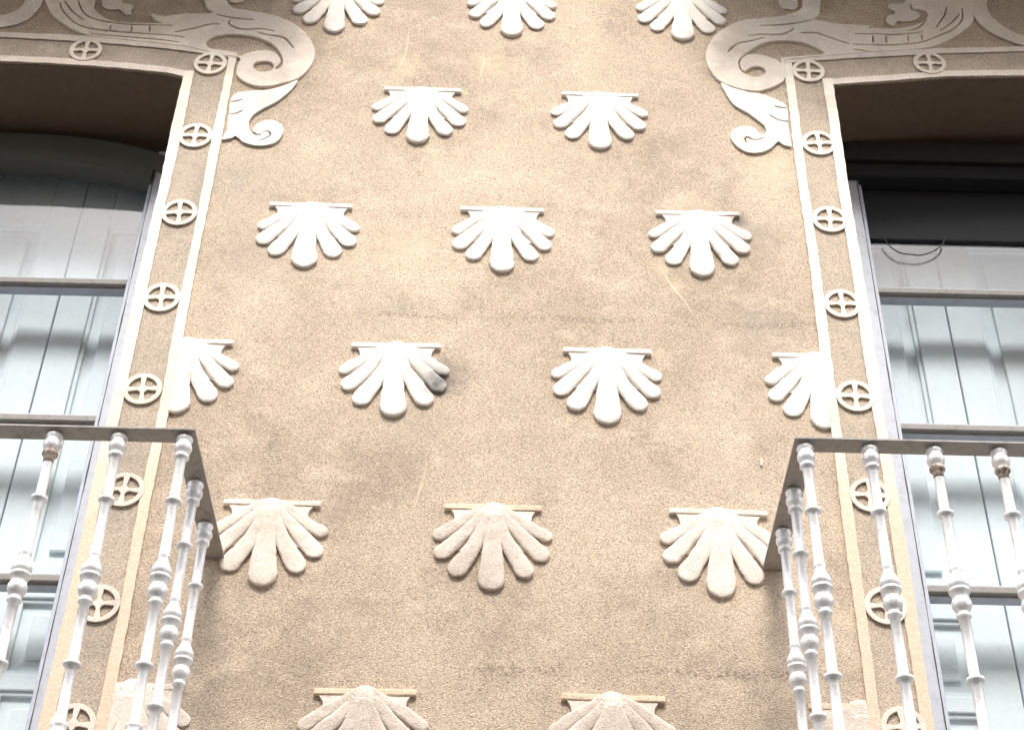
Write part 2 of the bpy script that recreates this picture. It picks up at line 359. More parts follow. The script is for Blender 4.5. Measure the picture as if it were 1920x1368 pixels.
# ------------------------------------------------------------------ tall windows
def window(side):
    c = CXL if side < 0 else CXR; q = -side
    X = lambda t: c+q*(HW-t)                        # t metres in from the jamb nearest the middle of the picture
    top = max(head_z(side, c), head_z(side, c-HW), head_z(side, c+HW))
    fr_ = empty('window', (0, 0, 0)); fr_.parent = FAC
    fr_['label'] = 'tall window left of the wall, dim frame visible under its lintel' if side < 0 else 'tall window right of the wall, dark box under its lintel'
    # outer frame
    bm = bmesh.new()
    for sgn in (1, -1):
        a, b = sorted((c+sgn*(HW+.02), c+sgn*(HW-.118))); add_box(bm, a, b, .285, .35, ZB, (5.71 if side < 0 else top-.02), .004)
        a, b = sorted((c+sgn*(HW-.112), c+sgn*(HW-.132))); add_box(bm, a, b, .304, .352, ZB, top-.14, .003)
        a, b = sorted((c+sgn*(HW-.04), c+sgn*(HW-.052))); add_box(bm, a, b, .278, .2848, ZB, top-.05, .002)
    from_bm('frame', bm, 'frame', fr_)
    for sgn in (1, -1):
        bm = bmesh.new(); xm = c+sgn*(HW-.1135); z0_, z1_ = ZB+.02, top-.16; prev = None
        for i in range(121):
            z = z0_+(z1_-z0_)*i/120; h = .0004+.0022*max(0, noise.noise(Vector((z*7, sgn*3, side)))+.35); q_ = .0008*noise.noise(Vector((z*25, 1, side)))
            row = [bm.verts.new((xm-h+q_, .2835, z)), bm.verts.new((xm+h+q_, .2835, z)), bm.verts.new((xm+h+q_, .2865, z)), bm.verts.new((xm-h+q_, .2865, z))]
            if prev:
                for k in range(4): bm.faces.new((prev[k], prev[(k+1) % 4], row[(k+1) % 4], row[k]))
            prev = row
        from_bm('sash_gap_shade', bm, 'black', fr_)  # black strip stands in for the shade inside the sash gap
    if side < 0:
        # curved head: two stepped members following the lintel
        for (za, zb_, y0, nm) in ((-.105, -.022, .281, 'head_rail'), (-.158, -.112, .272, 'head_moulding')):
            bm = bmesh.new(); rows = []
            for i in range(25):
                x = c-HW+.12+(2*HW-.24)*i/24 if nm == 'head_moulding' else c-HW+2*HW*i/24
                hz = 5.802-.075*abs((x-c)/.63)**3.2
                rows.append([bm.verts.new((x, y, z)) for y, z in ((y0, hz+za), (y0, hz+zb_), (.36, hz+zb_), (.36, hz+za))])
            for a, b in zip(rows, rows[1:]):
                for k in range(4): bm.faces.new((a[k], a[(k+1) % 4], b[(k+1) % 4], b[k]))
            bm.faces.new(rows[0]); bm.faces.new(rows[-1][::-1])
            from_bm(nm, bm, 'head', fr_)
    else:
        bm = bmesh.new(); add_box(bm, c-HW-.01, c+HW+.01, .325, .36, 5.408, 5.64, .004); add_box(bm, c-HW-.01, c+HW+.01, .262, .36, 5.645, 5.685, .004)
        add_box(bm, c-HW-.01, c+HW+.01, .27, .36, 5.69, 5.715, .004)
        from_bm('dark_box', bm, 'dark', fr_)  # near-black boxes across the top of the right window
        bm = bmesh.new(); add_box(bm, c-HW-.01, c+HW+.01, .255, .36, 5.72, 5.81, 0); from_bm('head_rail', bm, 'black', fr_)
    # glazing bars
    for z in ((5.117, 4.562, 4.000) if side < 0 else (5.160, 4.605, 4.033)):
        bm = bmesh.new(); add_box(bm, c-HW+.10, c+HW-.10, .305, .36, z-.010, z+.012, .003); from_bm('glazing_bar', bm, 'bar', fr_)
        bm = bmesh.new(); add_box(bm, c-HW+.10, c+HW-.10, .322, .36, z-.017, z-.0105, .002); add_box(bm, c-HW+.10, c+HW-.10, .312, .36, z+.0125, z+.020, .002)
        from_bm('lit_sash_edge', bm, 'frame', fr_)  # pale strips stand in for the lit edges of the bar
    bm = bmesh.new(); add_box(bm, c-.03, c+.03, .295, .36, ZB, top-.15, .005); from_bm('meeting_stile', bm, 'frame', fr_)
    # panes
    lev = [ZB+.1] + ([4.0, 4.562, 5.117, 5.66] if side < 0 else [4.033, 4.605, 5.16, 5.66])
    for a, b in zip(lev, lev[1:]):
        for x0, x1 in ((c-HW+.11, c-.02), (c+.02, c+HW-.11)):
            box('pane', x0, x1, .338, .341, a, b, 'glass', fr_)
    # inner shutters with raised panels: two leaves each half
    for sgn in (1, -1):
        for t0, t1 in ((.09, .3895), (.3940, .762)):
            bm = bmesh.new()
            x0, x1 = sorted((c+sgn*(HW-t0), c+sgn*(HW-t1)))
            zt = 5.86
            add_box(bm, x0, x1, .472, .488, ZB, zt)
            if t0 == .09: pxs = sorted((c+sgn*(HW-.075), c+sgn*(HW-.282))); sti = [sorted((c+sgn*(HW-.282), c+sgn*(HW-t1)))]
            else: pxs = sorted((c+sgn*(HW-.501), c+sgn*(HW-.762))); sti = [sorted((c+sgn*(HW-t0), c+sgn*(HW-.501)))]
            rails_ = [(ZB, 3.10), (3.60, 3.76), (3.98, 4.12), (5.35, zt)] if True else []
            zz = [(3.76-.08, 3.98-.0), ]
            px0, px1 = pxs
            for a, b in sti: add_box(bm, a, b, .452, .4718, ZB, zt, .004)
            levels = [(3.13, 3.727), (3.778, 4.0225), (4.135, 5.50)] if t0 == .09 else [(3.13, 4.0225), (4.135, 5.50)]
            prev = ZB
            for a, b in levels:
                add_box(bm, px0, px1, .4522, .4718, prev, a, .004); prev = b
                # moulding step and raised field
                for (ins, yy) in ((.0, .460), ):
                    add_box(bm, px0, px1, yy, .4716, a, a+.014, .003); add_box(bm, px0, px1, yy, .4716, b-.014, b, .003)
                    mxx = (px1-.014, px1) if sti[0][0] >= px1-.001 else (px0, px0+.014)
                    add_box(bm, mxx[0], mxx[1], yy+.0004, .4714, a, b, .003)
                fx0, fx1 = (px0, px1-.05) if sti[0][0] >= px1-.001 else (px0+.05, px1)
                add_box(bm, fx0, fx1, .459, .4712, a+.05, b-.05, .006)
            add_box(bm, px0, px1, .4522, .4718, prev, zt, .004)
            from_bm('shutter', bm, 'shutter', fr_)
    return fr_
wl = window(-1); wr = window(1)
# thin cable looped below the dark box of the right window
cb = bpy.data.curves.new('cable', 'CURVE'); cb.dimensions = '3D'; cb.bevel_depth = .0022
cp = smooth_loop([(1.2709,5.4001), (1.2877,5.3638), (1.3163,5.3379), (1.3509,5.3317), (1.3862,5.3304), (1.4317,5.3513), (1.4650,5.3842), (1.4726,5.4115)], 4, False)
sp = cb.splines.new('POLY'); sp.points.add(len(cp)-1)
for i, (x, z) in enumerate(cp): sp.points[i].co = (x, .316, z, 1)
t = bpy.data.objects.new('t', cb); C.objects.link(t); dg = bpy.context.evaluated_depsgraph_get(); me = bpy.data.meshes.new_from_object(t.evaluated_get(dg), depsgraph=dg)
bpy.data.objects.remove(t); me.materials.clear()
o = link('cable', me, 'black'); tag(o, 'thin black cable looped below the dark box of the right window', 'cable')

# ------------------------------------------------------------------ medallions
def medallion_mesh():
    holes = []
    for k in range(4):
        a0 = k*90+45; pts = []
        for a in range(-33, 34, 11): pts.append((.0415, a0+a))
        for a in (26, 13, 0, -13, -26):
            pts.append((.012+.004*abs(a)/26, a0+a*1.0))
        lp = [(r*math.cos(R(a)), r*math.sin(R(a))) for r, a in pts]
        holes.append(lp)
    o = relief('ring', [ellipse(0, 0, .0555, .0555, 40)]+holes, .0090, 'fillet', None, .0018); me = o.data; bpy.data.objects.remove(o)
    bm = bmesh.new(); bmesh.ops.create_cone(bm, cap_ends=True, segments=32, radius1=.045, radius2=.045, depth=.006, matrix=Matrix.Rotation(R(90), 4, 'X'))
    r = from_bm('backplate', bm, 'band'); me2 = r.data; bpy.data.objects.remove(r)
    return me, me2
MED, MEDB = medallion_mesh()
def medallion(x, z, label, mat='fillet', rot=0):
    e = empty('medallion', (x, -.0005, z), label, 'medallion', 'round cross medallions along the window surrounds')
    me = MED if mat == 'fillet' else MED.copy()
    if mat != 'fillet': me.materials.clear(); me.materials.append(M[mat])
    o = link('ring', me, None, e); o.rotation_euler = (0, rot, 0)
    link('backplate', MEDB, None, e, (0, .001, 0)); return e
lab_l = ['cross medallion in the inner top corner of the left window surround', 'cross medallion on the strip right beside the tip of the left leaf scroll',
 'cross medallion on the left strip level with the left shell of the three-shell row', 'cross medallion on the left strip level with the first glazing bar of the left window',
 'cross medallion on the left strip touching the half shell, just above the balcony rail', 'cross medallion seen just under the left balcony rail, partly behind a baluster',
 'cross medallion behind the bulb of the second baluster from the left balcony corner', 'lowest cross medallion of the left strip, cut by the bottom edge of the photo']
mlz = [5.834, 5.48, 5.132, 4.781, 4.435, 4.09, 3.737, 3.40]
for z, lb, dx in zip(mlz, lab_l, (0, 0, 0, 0, 0, .006, .002, 0)):
    medallion(-1.006+dx, z, lb, 'cream' if z < 4.2 else 'fillet', random.uniform(-.08, .08))
lab_r = ['cross medallion in the inner top corner of the right window surround', 'cross medallion on the right strip just below the tip of the right leaf scroll',
 'cross medallion on the right strip level with the right shell of the three-shell row', 'cross medallion on the right strip level with the first glazing bar of the right window',
 'cross medallion on the right strip beside the half shell, above the balcony rail', 'cross medallion crossed by a baluster just under the right balcony rail',
 'cross medallion hidden behind the bulb of the second baluster from the right balcony corner', 'lowest cross medallion of the right strip, cut by the bottom edge of the photo']
for z, lb in zip([5.866, 5.512, 5.168, 4.819, 4.47, 4.13, 3.785, 3.445], lab_r):
    medallion(1.0115, z, lb, 'cream' if z < 4.2 else 'fillet', random.uniform(-.08, .08))
medallion(-1.436, 5.888, 'shaded cross medallion on the lintel over the left window', 'cream')
medallion(1.429, 5.921, 'shaded cross medallion on the lintel over the right window', 'cream')

# ------------------------------------------------------------------ scallop shells
def lobe_bm(bm, spine, r0, r1, h0, h1, seed=0):
    """tongue swept along a spine in the wall plane, fat rounded end, steep undercut sides"""
    pts = smooth_loop(spine, 6, False); n = len(pts); rings = []; rnd = random.Random(seed)
    ds = [0]
    for a, b in zip(pts, pts[1:]): ds.append(ds[-1]+math.hypot(b[0]-a[0], b[1]-a[1]))
    sec = [(ds[i], pts[i]) for i in range(n)]
    tot = ds[-1]
    dx, dz = pts[-1][0]-pts[-2][0], pts[-1][1]-pts[-2][1]; q = math.hypot(dx, dz); dx /= q; dz /= q
    K = 12
    def ring(c, tx, tz, wd, h):
        nx, nz_ = -tz, tx; vs = []
        for k in range(K+1):
            a = math.pi*k/K; cx = math.cos(a); sy = math.sin(a)
            cx = math.copysign(abs(cx)**.6, cx); sy = sy**.33
            j = 1+rnd.uniform(-.05, .05)
            vs.append(bm.verts.new((c[0]+nx*wd*cx*j, -h*sy*(1+rnd.uniform(-.05, .05)), c[1]+nz_*wd*cx*j)))
        for e_ in (0, -1): vs[e_].co.y = -.0050
        ub = max(0, wd-.008)
        vs = [bm.verts.new((c[0]+nx*ub, .003, c[1]+nz_*ub))]+vs+[bm.verts.new((c[0]-nx*ub, .003, c[1]-nz_*ub))]
        return vs
    for i, (s_, c) in enumerate(sec):
        a = pts[max(0, i-1)]; b = pts[min(n-1, i+1)]; tx, tz = b[0]-a[0], b[1]-a[1]; q = math.hypot(tx, tz); tx /= q; tz /= q
        t = s_/tot; wd = r0+(r1-r0)*t**1.05; h = h0+(h1-h0)*t
        rings.append(ring(c, tx, tz, wd, h))
    for a in (25, 45, 62, 76, 86):
        wd = r1*math.cos(R(a)); c = (pts[-1][0]+dx*r1*math.sin(R(a)), pts[-1][1]+dz*r1*math.sin(R(a)))
        rings.append(ring(c, dx, dz, wd, h1*(math.cos(R(a))**.2)))
    for a, b in zip(rings, rings[1:]):
        for k in range(len(a)-1): bm.faces.new((a[k], a[k+1], b[k+1], b[k]))
    bm.faces.new(rings[0]); bm.faces.new(rings[-1][::-1])
SPINES = [([(-.022, -.034), (-.060, -.058), (-.102, -.088), (-.140, -.116)], .011, .0165),
          ([(-.020, -.045), (-.048, -.080), (-.088, -.125), (-.128, -.172)], .011, .0215),
          ([(-.012, -.055), (-.028, -.105), (-.052, -.160), (-.086, -.218)], .011, .0235),
          ([(0, -.05), (0, -.12), (0, -.19), (0, -.250)], .013, .0330),
          ([(.012, -.055), (.028, -.105), (.052, -.160), (.086, -.218)], .011, .0235),
          ([(.020, -.045), (.048, -.080), (.088, -.125), (.128, -.172)], .011, .0215),
          ([(.022, -.034), (.060, -.058), (.102, -.088), (.140, -.116)], .011, .0165)]
def shell(x, z, label, mat='white', cut=None, seed=1, scale=1.0, rot=0, flat=1.0):
    """cut=(x_plane, keep_sign): shell sliced where the strip covers it"""
    e = empty('shell_ornament', (x, 0, z), label, 'shell ornament', 'scallop shell reliefs on the beige wall')
    rnd = random.Random(seed)
    def fin(name, bm, sm=True, mat=mat):
        for v in bm.verts:
            if v.co.y < -.004:
                nv = noise.noise_vector(Vector((v.co.x*45+seed*7, v.co.y*45, v.co.z*45)))
                v.co += Vector((nv.x*.0016, nv.y*.0014, nv.z*.0016))
        rm = Matrix.Diagonal((1, flat, 1, 1)) @ Matrix.Rotation(rot, 4, 'Y') @ Matrix.Scale(scale, 4)
        bmesh.ops.transform(bm, matrix=rm, verts=bm.verts)
        if cut:
            px, sg = cut
            g = bm.verts[:]+bm.edges[:]+bm.faces[:]
            bmesh.ops.bisect_plane(bm, geom=g, plane_co=(px-x, 0, 0), plane_no=(sg, 0, 0), clear_inner=True)
            if not bm.faces: bm.free(); return
        from_bm(name, bm, mat, e, sm)
    for i, (sp_, r0, r1) in enumerate(SPINES):
        bm = bmesh.new()
        sp2 = [(a+rnd.uniform(-.002, .002), b+rnd.uniform(-.003, .003)) for a, b in sp_]
        h1 = .0100+rnd.uniform(-.001, .002)+(.003 if i == 3 else 0)
        lobe_bm(bm, sp2, r0*1.3, r1*1.15*rnd.uniform(.94, 1.05), .0165+.0012*(3-abs(i-3)), h1, seed*10+i)
        fin('lobe', bm)
    # thin bed joining the lobes near the hinge
    bed = smooth_loop([(-.03, -.02), (-.075, -.068), (-.112, -.112), (-.113, -.135), (-.100, -.160), (-.080, -.162), (-.060, -.170), (-.032, -.168), (0, -.180), (.032, -.168), (.060, -.170), (.080, -.162), (.100, -.160), (.113, -.135), (.112, -.112), (.075, -.068), (.03, -.02)], 3)
    bm = bmesh.new(); fv = [bm.verts.new((a, -.0038, b)) for a, b in bed]; bv = [bm.verts.new((a, .003, b)) for a, b in bed]; nb_ = len(bed)
    bm.faces.new(fv); bm.faces.new(bv[::-1])
    for k in range(nb_): bm.faces.new((fv[k], fv[(k+1) % nb_], bv[(k+1) % nb_], bv[k]))
    fin('bed', bm, False)
    bm = bmesh.new(); bmesh.ops.create_uvsphere(bm, u_segments=20, v_segments=12, radius=1, matrix=Matrix.Translation((0, .004, -.064)) @ Matrix.Diagonal((.050, .0235, .060, 1)))
    fin('umbo', bm)
    for sg in (-1, 1):
        bm = bmesh.new(); a, b = sorted((sg*.018, sg*(.129+rnd.uniform(-.004, .004)))); add_box(bm, a, b, -.0115, .003, -.036, -.019, .003); fin('hinge_bar', bm, False, 'ochre' if mat == 'tan' else mat)
        bm = bmesh.new()
        tri = [(sg*.02, -.037), (sg*.112, -.037), (sg*.104, -.050), (sg*.100, -.075), (sg*.05, -.06)]
        fv = [bm.verts.new((p[0], -.0085, p[1])) for p in tri]; bv = [bm.verts.new((p[0], .003, p[1])) for p in tri]
        bm.faces.new(fv); bm.faces.new(bv[::-1])
        for k in range(5): bm.faces.new((fv[k], fv[(k+1) % 5], bv[(k+1) % 5], bv[k]))
        fin('ear', bm, False, 'cream' if mat == 'tan' else mat)
    return e
HZ = .016   # photo points are the bar; origin sits at the top of the umbo
S = [
 (-.605, 6.300, 'white shell relief cut by the top edge, beside the left leaf scroll', 'white'),
 (.003, 6.300, 'white shell relief cut by the top edge, middle of the wall', 'white'),
 (.600, 6.298, 'white shell relief cut by the top edge, beside the right leaf scroll', 'white'),
 (-.287, 5.752, 'bright white shell relief, left one of the pair in the second row', 'white'),
 (.303, 5.748, 'bright white shell relief, right one of the pair in the second row', 'white'),
 (-.600, 5.203, 'white shell relief in the third row, nearest the left window strip', 'white'),
 (-.003, 5.203, 'white shell relief in the middle of the third row of three', 'white'),
 (.603, 5.206, 'white shell relief in the third row with a grey smudge beside its right bar', 'white'),
 (-.301, 4.643, 'white shell relief with a black sooty stain on its right lobes', 'white'),
 (.308, 4.641, 'clean white shell relief in the fourth row, right of the soot-stained shell', 'white'),
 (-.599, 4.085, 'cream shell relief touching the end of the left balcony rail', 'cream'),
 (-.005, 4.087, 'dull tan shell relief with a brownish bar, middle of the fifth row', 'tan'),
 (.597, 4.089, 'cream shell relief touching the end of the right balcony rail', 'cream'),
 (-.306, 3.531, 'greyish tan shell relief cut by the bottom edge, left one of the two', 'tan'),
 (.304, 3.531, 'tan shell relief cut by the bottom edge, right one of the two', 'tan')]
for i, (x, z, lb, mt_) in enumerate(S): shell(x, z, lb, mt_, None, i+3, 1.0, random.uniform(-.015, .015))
shell(-.905, 4.640, 'right half of a shell relief emerging from the left window strip', 'white', (-.9215, 1), 31)
shell(.915, 4.640, 'left half of a shell relief cut off by the right window strip', 'white', (.9295, -1), 33)
shell(-.880, 3.535, 'rough half shell behind the left balcony balusters near the bottom edge', 'cream', (-.9215, 1), 35, flat=.6)
shell(.915, 3.525, 'pinkish half shell behind the right balcony balusters near the bottom edge', 'tan', (.9295, -1), 37, flat=.45)

# ------------------------------------------------------------------ leaf scrolls over the windows
SD = .0095
def scroll(name, label, parts):
    e = empty(name, (0, 0, 0), label, 'scroll relief', 'leaf scroll reliefs at the window corners')
    for k, (nm, outline, holes, dep, mat) in enumerate(parts):
        lp = rough(smooth_loop(outline, 4), .0006)
        relief(nm, [lp]+holes, dep, mat, e, .0022)
    return e
A_L = [(-1.0791,6.2012), (-1.0666,6.1513), (-1.0510,6.1197), (-1.0321,6.1029), (-1.0567,6.0933), (-1.1174,6.0911), (-1.1764,6.0774), (-1.2132,6.0761), (-1.2462,6.0865), (-1.2284,6.0553), (-1.2018,6.0390), (-1.2252,6.0353), (-1.3171,6.0349), (-1.3739,6.0443), (-1.4198,6.0744), (-1.4516,6.1169), (-1.4700,6.1870), (-1.6260,6.1813), (-1.6113,6.1170), (-1.5855,6.0714), (-1.5483,6.0323), (-1.4922,5.9887), (-1.4362,5.9623), (-1.3408,5.9488), (-1.1901,5.9289), (-1.1067,5.9179), (-1.0292,5.8956), (-0.9651,5.8757), (-0.9112,5.8638), (-0.9132,5.8226), (-0.9117,5.7820), (-0.8842,5.7479), (-0.8424,5.7253), (-0.7997,5.7241), (-0.7552,5.7390), (-0.7063,5.7648), (-0.6783,5.8063), (-0.6617,5.8561), (-0.6600,5.8947), (-0.6697,5.9389), (-0.6904,5.9832), (-0.7181,6.0220), (-0.7528,6.0551), (-0.7923,6.0796), (-0.8370,6.0983), (-0.9036,6.1133), (-0.9609,6.1258), (-0.9820,6.1456), (-0.9970,6.1745), (-1.0083,6.2037)]
H_L = [smooth_loop([(-1.0342,5.9316), (-1.0268,5.9571), (-1.0070,5.9719), (-0.9612,5.9849), (-0.8873,5.9790), (-0.8298,5.9557), (-0.7868,5.9125), (-0.7648,5.8607), (-0.7646,5.8251), (-0.7809,5.8109), (-0.7854,5.8189), (-0.7747,5.8357), (-0.7717,5.8577), (-0.7897,5.8902), (-0.8093,5.9033), (-0.8475,5.9048), (-0.8909,5.8894), (-0.9072,5.8750), (-0.9482,5.8846), (-1.0044,5.8992)], 3),
       smooth_loop([(-0.8611,5.8217), (-0.8544,5.8411), (-0.8285,5.8502), (-0.8028,5.8456), (-0.7917,5.8269), (-0.7949,5.8077), (-0.8186,5.7960), (-0.8460,5.8005)], 3),
       slit([(-1.5723,6.1360), (-1.5522,6.0900), (-1.4998,6.0283), (-1.4489,6.0016), (-1.3826,5.9897), (-1.2989,5.9814), (-1.1567,5.9723), (-1.1133,5.9625)], .005), slit([(-1.5550,6.1425), (-1.5209,6.0911), (-1.4714,6.0437)], .005), slit([(-1.5144,6.1646), (-1.4918,6.1038), (-1.4605,6.0643), (-1.4063,6.0403), (-1.3063,6.0252), (-1.1649,6.0260)], .005),
       slit([(-1.3744,6.0157), (-1.3722,5.9929)], .004), slit([(-1.3012,6.0168), (-1.2980,5.9871)], .004), slit([(-1.2389,6.0176), (-1.2357,5.9865)], .004),
       slit([(-1.4343,5.9723), (-1.3430,5.9614), (-1.1932,5.9484), (-1.1277,5.9367)], .004),
       slit([(-1.1502,5.9895), (-1.1189,6.0006), (-1.0719,6.0179), (-1.0322,6.0365), (-1.0011,6.0376)], .006),
       slit([(-1.0211,6.0902), (-0.9921,6.0811), (-0.9483,6.0711), (-0.8866,6.0647)], .005), slit([(-0.9689,6.0588), (-0.9704,6.0415), (-0.9418,6.0197), (-0.9042,6.0125), (-0.8536,6.0186), (-0.8101,6.0073)], .006),
       slit([(-0.8642,5.9997), (-0.8298,5.9867), (-0.7812,5.9771), (-0.7548,5.9527), (-0.7350,5.9199)], .006)]
B_L = [(-0.9101,5.6751), (-0.8926,5.6902), (-0.8551,5.7002), (-0.8090,5.7047), (-0.7717,5.7176), (-0.7350,5.7382), (-0.7039,5.7581), (-0.7102,5.7326), (-0.7301,5.6929), (-0.7640,5.6485), (-0.7990,5.6181), (-0.8262,5.5888), (-0.8377,5.5636), (-0.8409,5.5365), (-0.8343,5.5100), (-0.8224,5.4938), (-0.8083,5.4865), (-0.7972,5.4880), (-0.7954,5.4958), (-0.8042,5.4933), (-0.8176,5.5011), (-0.8246,5.5120), (-0.8188,5.5328), (-0.7991,5.5531), (-0.7733,5.5612), (-0.7455,5.5510), (-0.7265,5.5237), (-0.7274,5.4903), (-0.7426,5.4568), (-0.7783,5.4392), (-0.8160,5.4401), (-0.8477,5.4533), (-0.8683,5.4735), (-0.8776,5.4809), (-0.8877,5.4712), (-0.9064,5.4645), (-0.9174,5.4674), (-0.9081,5.5120), (-0.9116,5.5622), (-0.9115,5.5819), (-0.9129,5.6074), (-0.9154,5.6415)]
C_L = [(-0.9941,6.2102), (-0.9895,6.1748), (-0.9765,6.1605), (-0.9575,6.1582), (-0.9364,6.1678), (-0.9285,6.1948), (-0.9306,6.2125)]
D_L = [(-1.8162,6.0457), (-1.7639,6.0592), (-1.7194,6.0839), (-1.6967,6.1256), (-1.6960,6.1847), (-1.6347,6.1869), (-1.6338,6.1455), (-1.6403,6.1043), (-1.6608,6.0513), (-1.6993,6.0155), (-1.7502,5.9965), (-1.8022,5.9833)]
E_L = [(-1.4395,6.1940), (-1.4302,6.1529), (-1.4184,6.1181), (-1.3979,6.1072), (-1.3771,6.1050), (-1.3587,6.1057), (-1.3363,6.0832), (-1.3280,6.0777), (-1.3124,6.0841), (-1.3195,6.1042), (-1.3137,6.1248), (-1.3286,6.1360), (-1.3583,6.1467), (-1.3781,6.1962)]
scroll('scroll_relief', 'leaf scroll relief curling round the inner top corner of the left window', [
 ('volute', A_L, H_L, SD, 'ivory'),
 ('lower_leaf', B_L, [slit([(-0.9130,5.6439), (-0.8950,5.6480), (-0.8761,5.6572)], .005), slit([(-0.9083,5.5837), (-0.8874,5.5884), (-0.8682,5.6032)], .005), slit([(-0.7914,5.5037), (-0.7747,5.5065), (-0.7651,5.4957), (-0.7698,5.4806), (-0.7942,5.4628)], .004)], .0085, 'white'),
 ('curl', C_L, [], .008, 'cream'), ('outer_band', D_L, [], .007, 'cream'), ('small_leaf', E_L, [], .007, 'cream')])
A_R = [(1.0322,6.2814), (1.0267,6.2224), (1.0110,6.1863), (0.9848,6.1680), (0.9467,6.1519), (0.8845,6.1401), (0.8266,6.1284), (0.7807,6.1109), (0.7292,6.0662), (0.6940,6.0168), (0.6741,5.9637), (0.6680,5.9116), (0.6804,5.8519), (0.7089,5.8023), (0.7578,5.7716), (0.7999,5.7584), (0.8348,5.7567), (0.8793,5.7758), (0.9191,5.8067), (0.9318,5.8397), (0.9320,5.8877), (0.9386,5.9181), (0.9871,5.9271), (1.0683,5.9433), (1.1733,5.9598), (1.2386,5.9713), (1.3357,5.9809), (1.4013,5.9918), (1.4514,6.0065), (1.5046,6.0400), (1.5602,6.0870), (1.5992,6.1288), (1.6189,6.1702), (1.6235,6.2219), (1.6331,6.3032), (1.4252,6.2957), (1.4103,6.2168), (1.4311,6.2072), (1.4569,6.1978), (1.4601,6.1799), (1.4506,6.1591), (1.4201,6.1274), (1.3716,6.1054), (1.3184,6.0960), (1.2623,6.0978), (1.2417,6.0945), (1.2481,6.1074), (1.2297,6.1130), (1.1908,6.1142), (1.1267,6.1182), (1.0872,6.1295), (1.0556,6.1398), (1.0766,6.1661), (1.0871,6.2181), (1.0937,6.2836)]
H_R = [smooth_loop([(0.7772,5.8822), (0.7780,5.9064), (0.7926,5.9324), (0.8186,5.9627), (0.8530,5.9946), (0.8946,6.0134), (0.9434,6.0195), (0.9951,6.0139), (1.0337,5.9979), (1.0671,5.9714), (1.0760,5.9607), (1.0711,5.9520), (0.9882,5.9393), (0.9314,5.9270), (0.9243,5.8994), (0.9068,5.9182), (0.8686,5.9375), (0.8373,5.9450), (0.8110,5.9404), (0.7896,5.9189), (0.7828,5.8945), (0.7852,5.8675), (0.7959,5.8559), (0.8069,5.8665), (0.8236,5.8785), (0.8405,5.8820), (0.8589,5.8743), (0.8669,5.8566), (0.8588,5.8384), (0.8395,5.8276), (0.8176,5.8298), (0.8025,5.8388), (0.7897,5.8467), (0.7805,5.8613)], 3),
       slit([(1.1654,6.0106), (1.1367,6.0232), (1.0986,6.0436), (1.0602,6.0629), (1.0240,6.0641), (1.0035,6.0609)], .006),
       slit([(0.8649,6.0962), (0.9221,6.1014), (0.9632,6.1079), (1.0089,6.1191), (1.0512,6.1365)], .005), slit([(0.8204,6.0419), (0.8694,6.0499), (0.9299,6.0501), (0.9680,6.0703), (0.9806,6.0852)], .006),
       slit([(0.7440,5.9508), (0.7506,5.9603), (0.7638,5.9791), (0.7852,5.9996), (0.8346,6.0156), (0.8762,6.0339)], .006),
       slit([(1.1918,6.0653), (1.2824,6.0660), (1.3241,6.0635), (1.3803,6.0730), (1.4270,6.0832)], .005), slit([(1.1789,6.0086), (1.2429,6.0069), (1.3073,6.0082), (1.3728,6.0179), (1.4194,6.0295), (1.4756,6.0614), (1.5293,6.0959), (1.5690,6.1429), (1.5819,6.1843), (1.5835,6.2153)], .005),
       slit([(1.5322,6.2238), (1.5194,6.1820), (1.4973,6.1429), (1.4753,6.1041)], .005), slit([(1.5708,6.1865), (1.5354,6.1366), (1.4898,6.0920)], .005), slit([(1.4496,6.1514), (1.4173,6.1071), (1.3721,6.0843)], .005),
       slit([(1.2521,6.0560), (1.2482,6.0185)], .006), slit([(1.2974,6.0566), (1.2944,6.0201)], .004), slit([(1.3740,6.0628), (1.3709,6.0278)], .004), slit([(1.4218,6.0695), (1.4202,6.0395)], .004),
       slit([(1.1758,5.9814), (1.2010,5.9774), (1.2227,5.9717)], .004)]
B_R = [(0.7115,5.7936), (0.7462,5.7730), (0.7994,5.7514), (0.8341,5.7468), (0.8679,5.7317), (0.9011,5.7096), (0.9216,5.6873), (0.9232,5.6302), (0.9193,5.5738), (0.9209,5.5182), (0.9204,5.4918), (0.8946,5.4997), (0.8799,5.5135), (0.8597,5.4887), (0.8314,5.4658), (0.8006,5.4566), (0.7710,5.4638), (0.7461,5.4849), (0.7326,5.5091), (0.7259,5.5338), (0.7340,5.5591), (0.7523,5.5765), (0.7796,5.5842), (0.8022,5.5793), (0.8163,5.5636), (0.8227,5.5482), (0.8381,5.5498), (0.8452,5.5629), (0.8423,5.5796), (0.8342,5.5978), (0.7918,5.6473), (0.7482,5.6859), (0.7264,5.7384)]
C_R = [(0.9492,6.2784), (0.9402,6.2453), (0.9507,6.1989), (0.9707,6.1932), (0.9910,6.1913), (1.0066,6.2055), (1.0087,6.2282), (1.0032,6.2803)]
E_R = [(1.3254,6.2137), (1.3287,6.2268), (1.3399,6.2376), (1.3628,6.2358), (1.3837,6.2444), (1.4092,6.2872), (1.4225,6.2877), (1.4025,6.2129), (1.4261,6.1941), (1.4311,6.1712), (1.4066,6.1473), (1.3665,6.1397), (1.3571,6.1425), (1.3450,6.1375), (1.3311,6.1131), (1.3143,6.1262), (1.3087,6.1463), (1.3178,6.1671), (1.3425,6.1808), (1.3443,6.1953)]
D_R = [(1.6340,6.2954), (1.6230,6.2322), (1.6231,6.1755), (1.6361,6.1352), (1.6678,6.0908), (1.7162,6.0525), (1.7675,6.0255), (1.8529,6.0077), (1.8623,6.0576), (1.7770,6.0786), (1.7408,6.1010), (1.7025,6.1426), (1.6807,6.1878), (1.6753,6.2341), (1.6841,6.2972)]
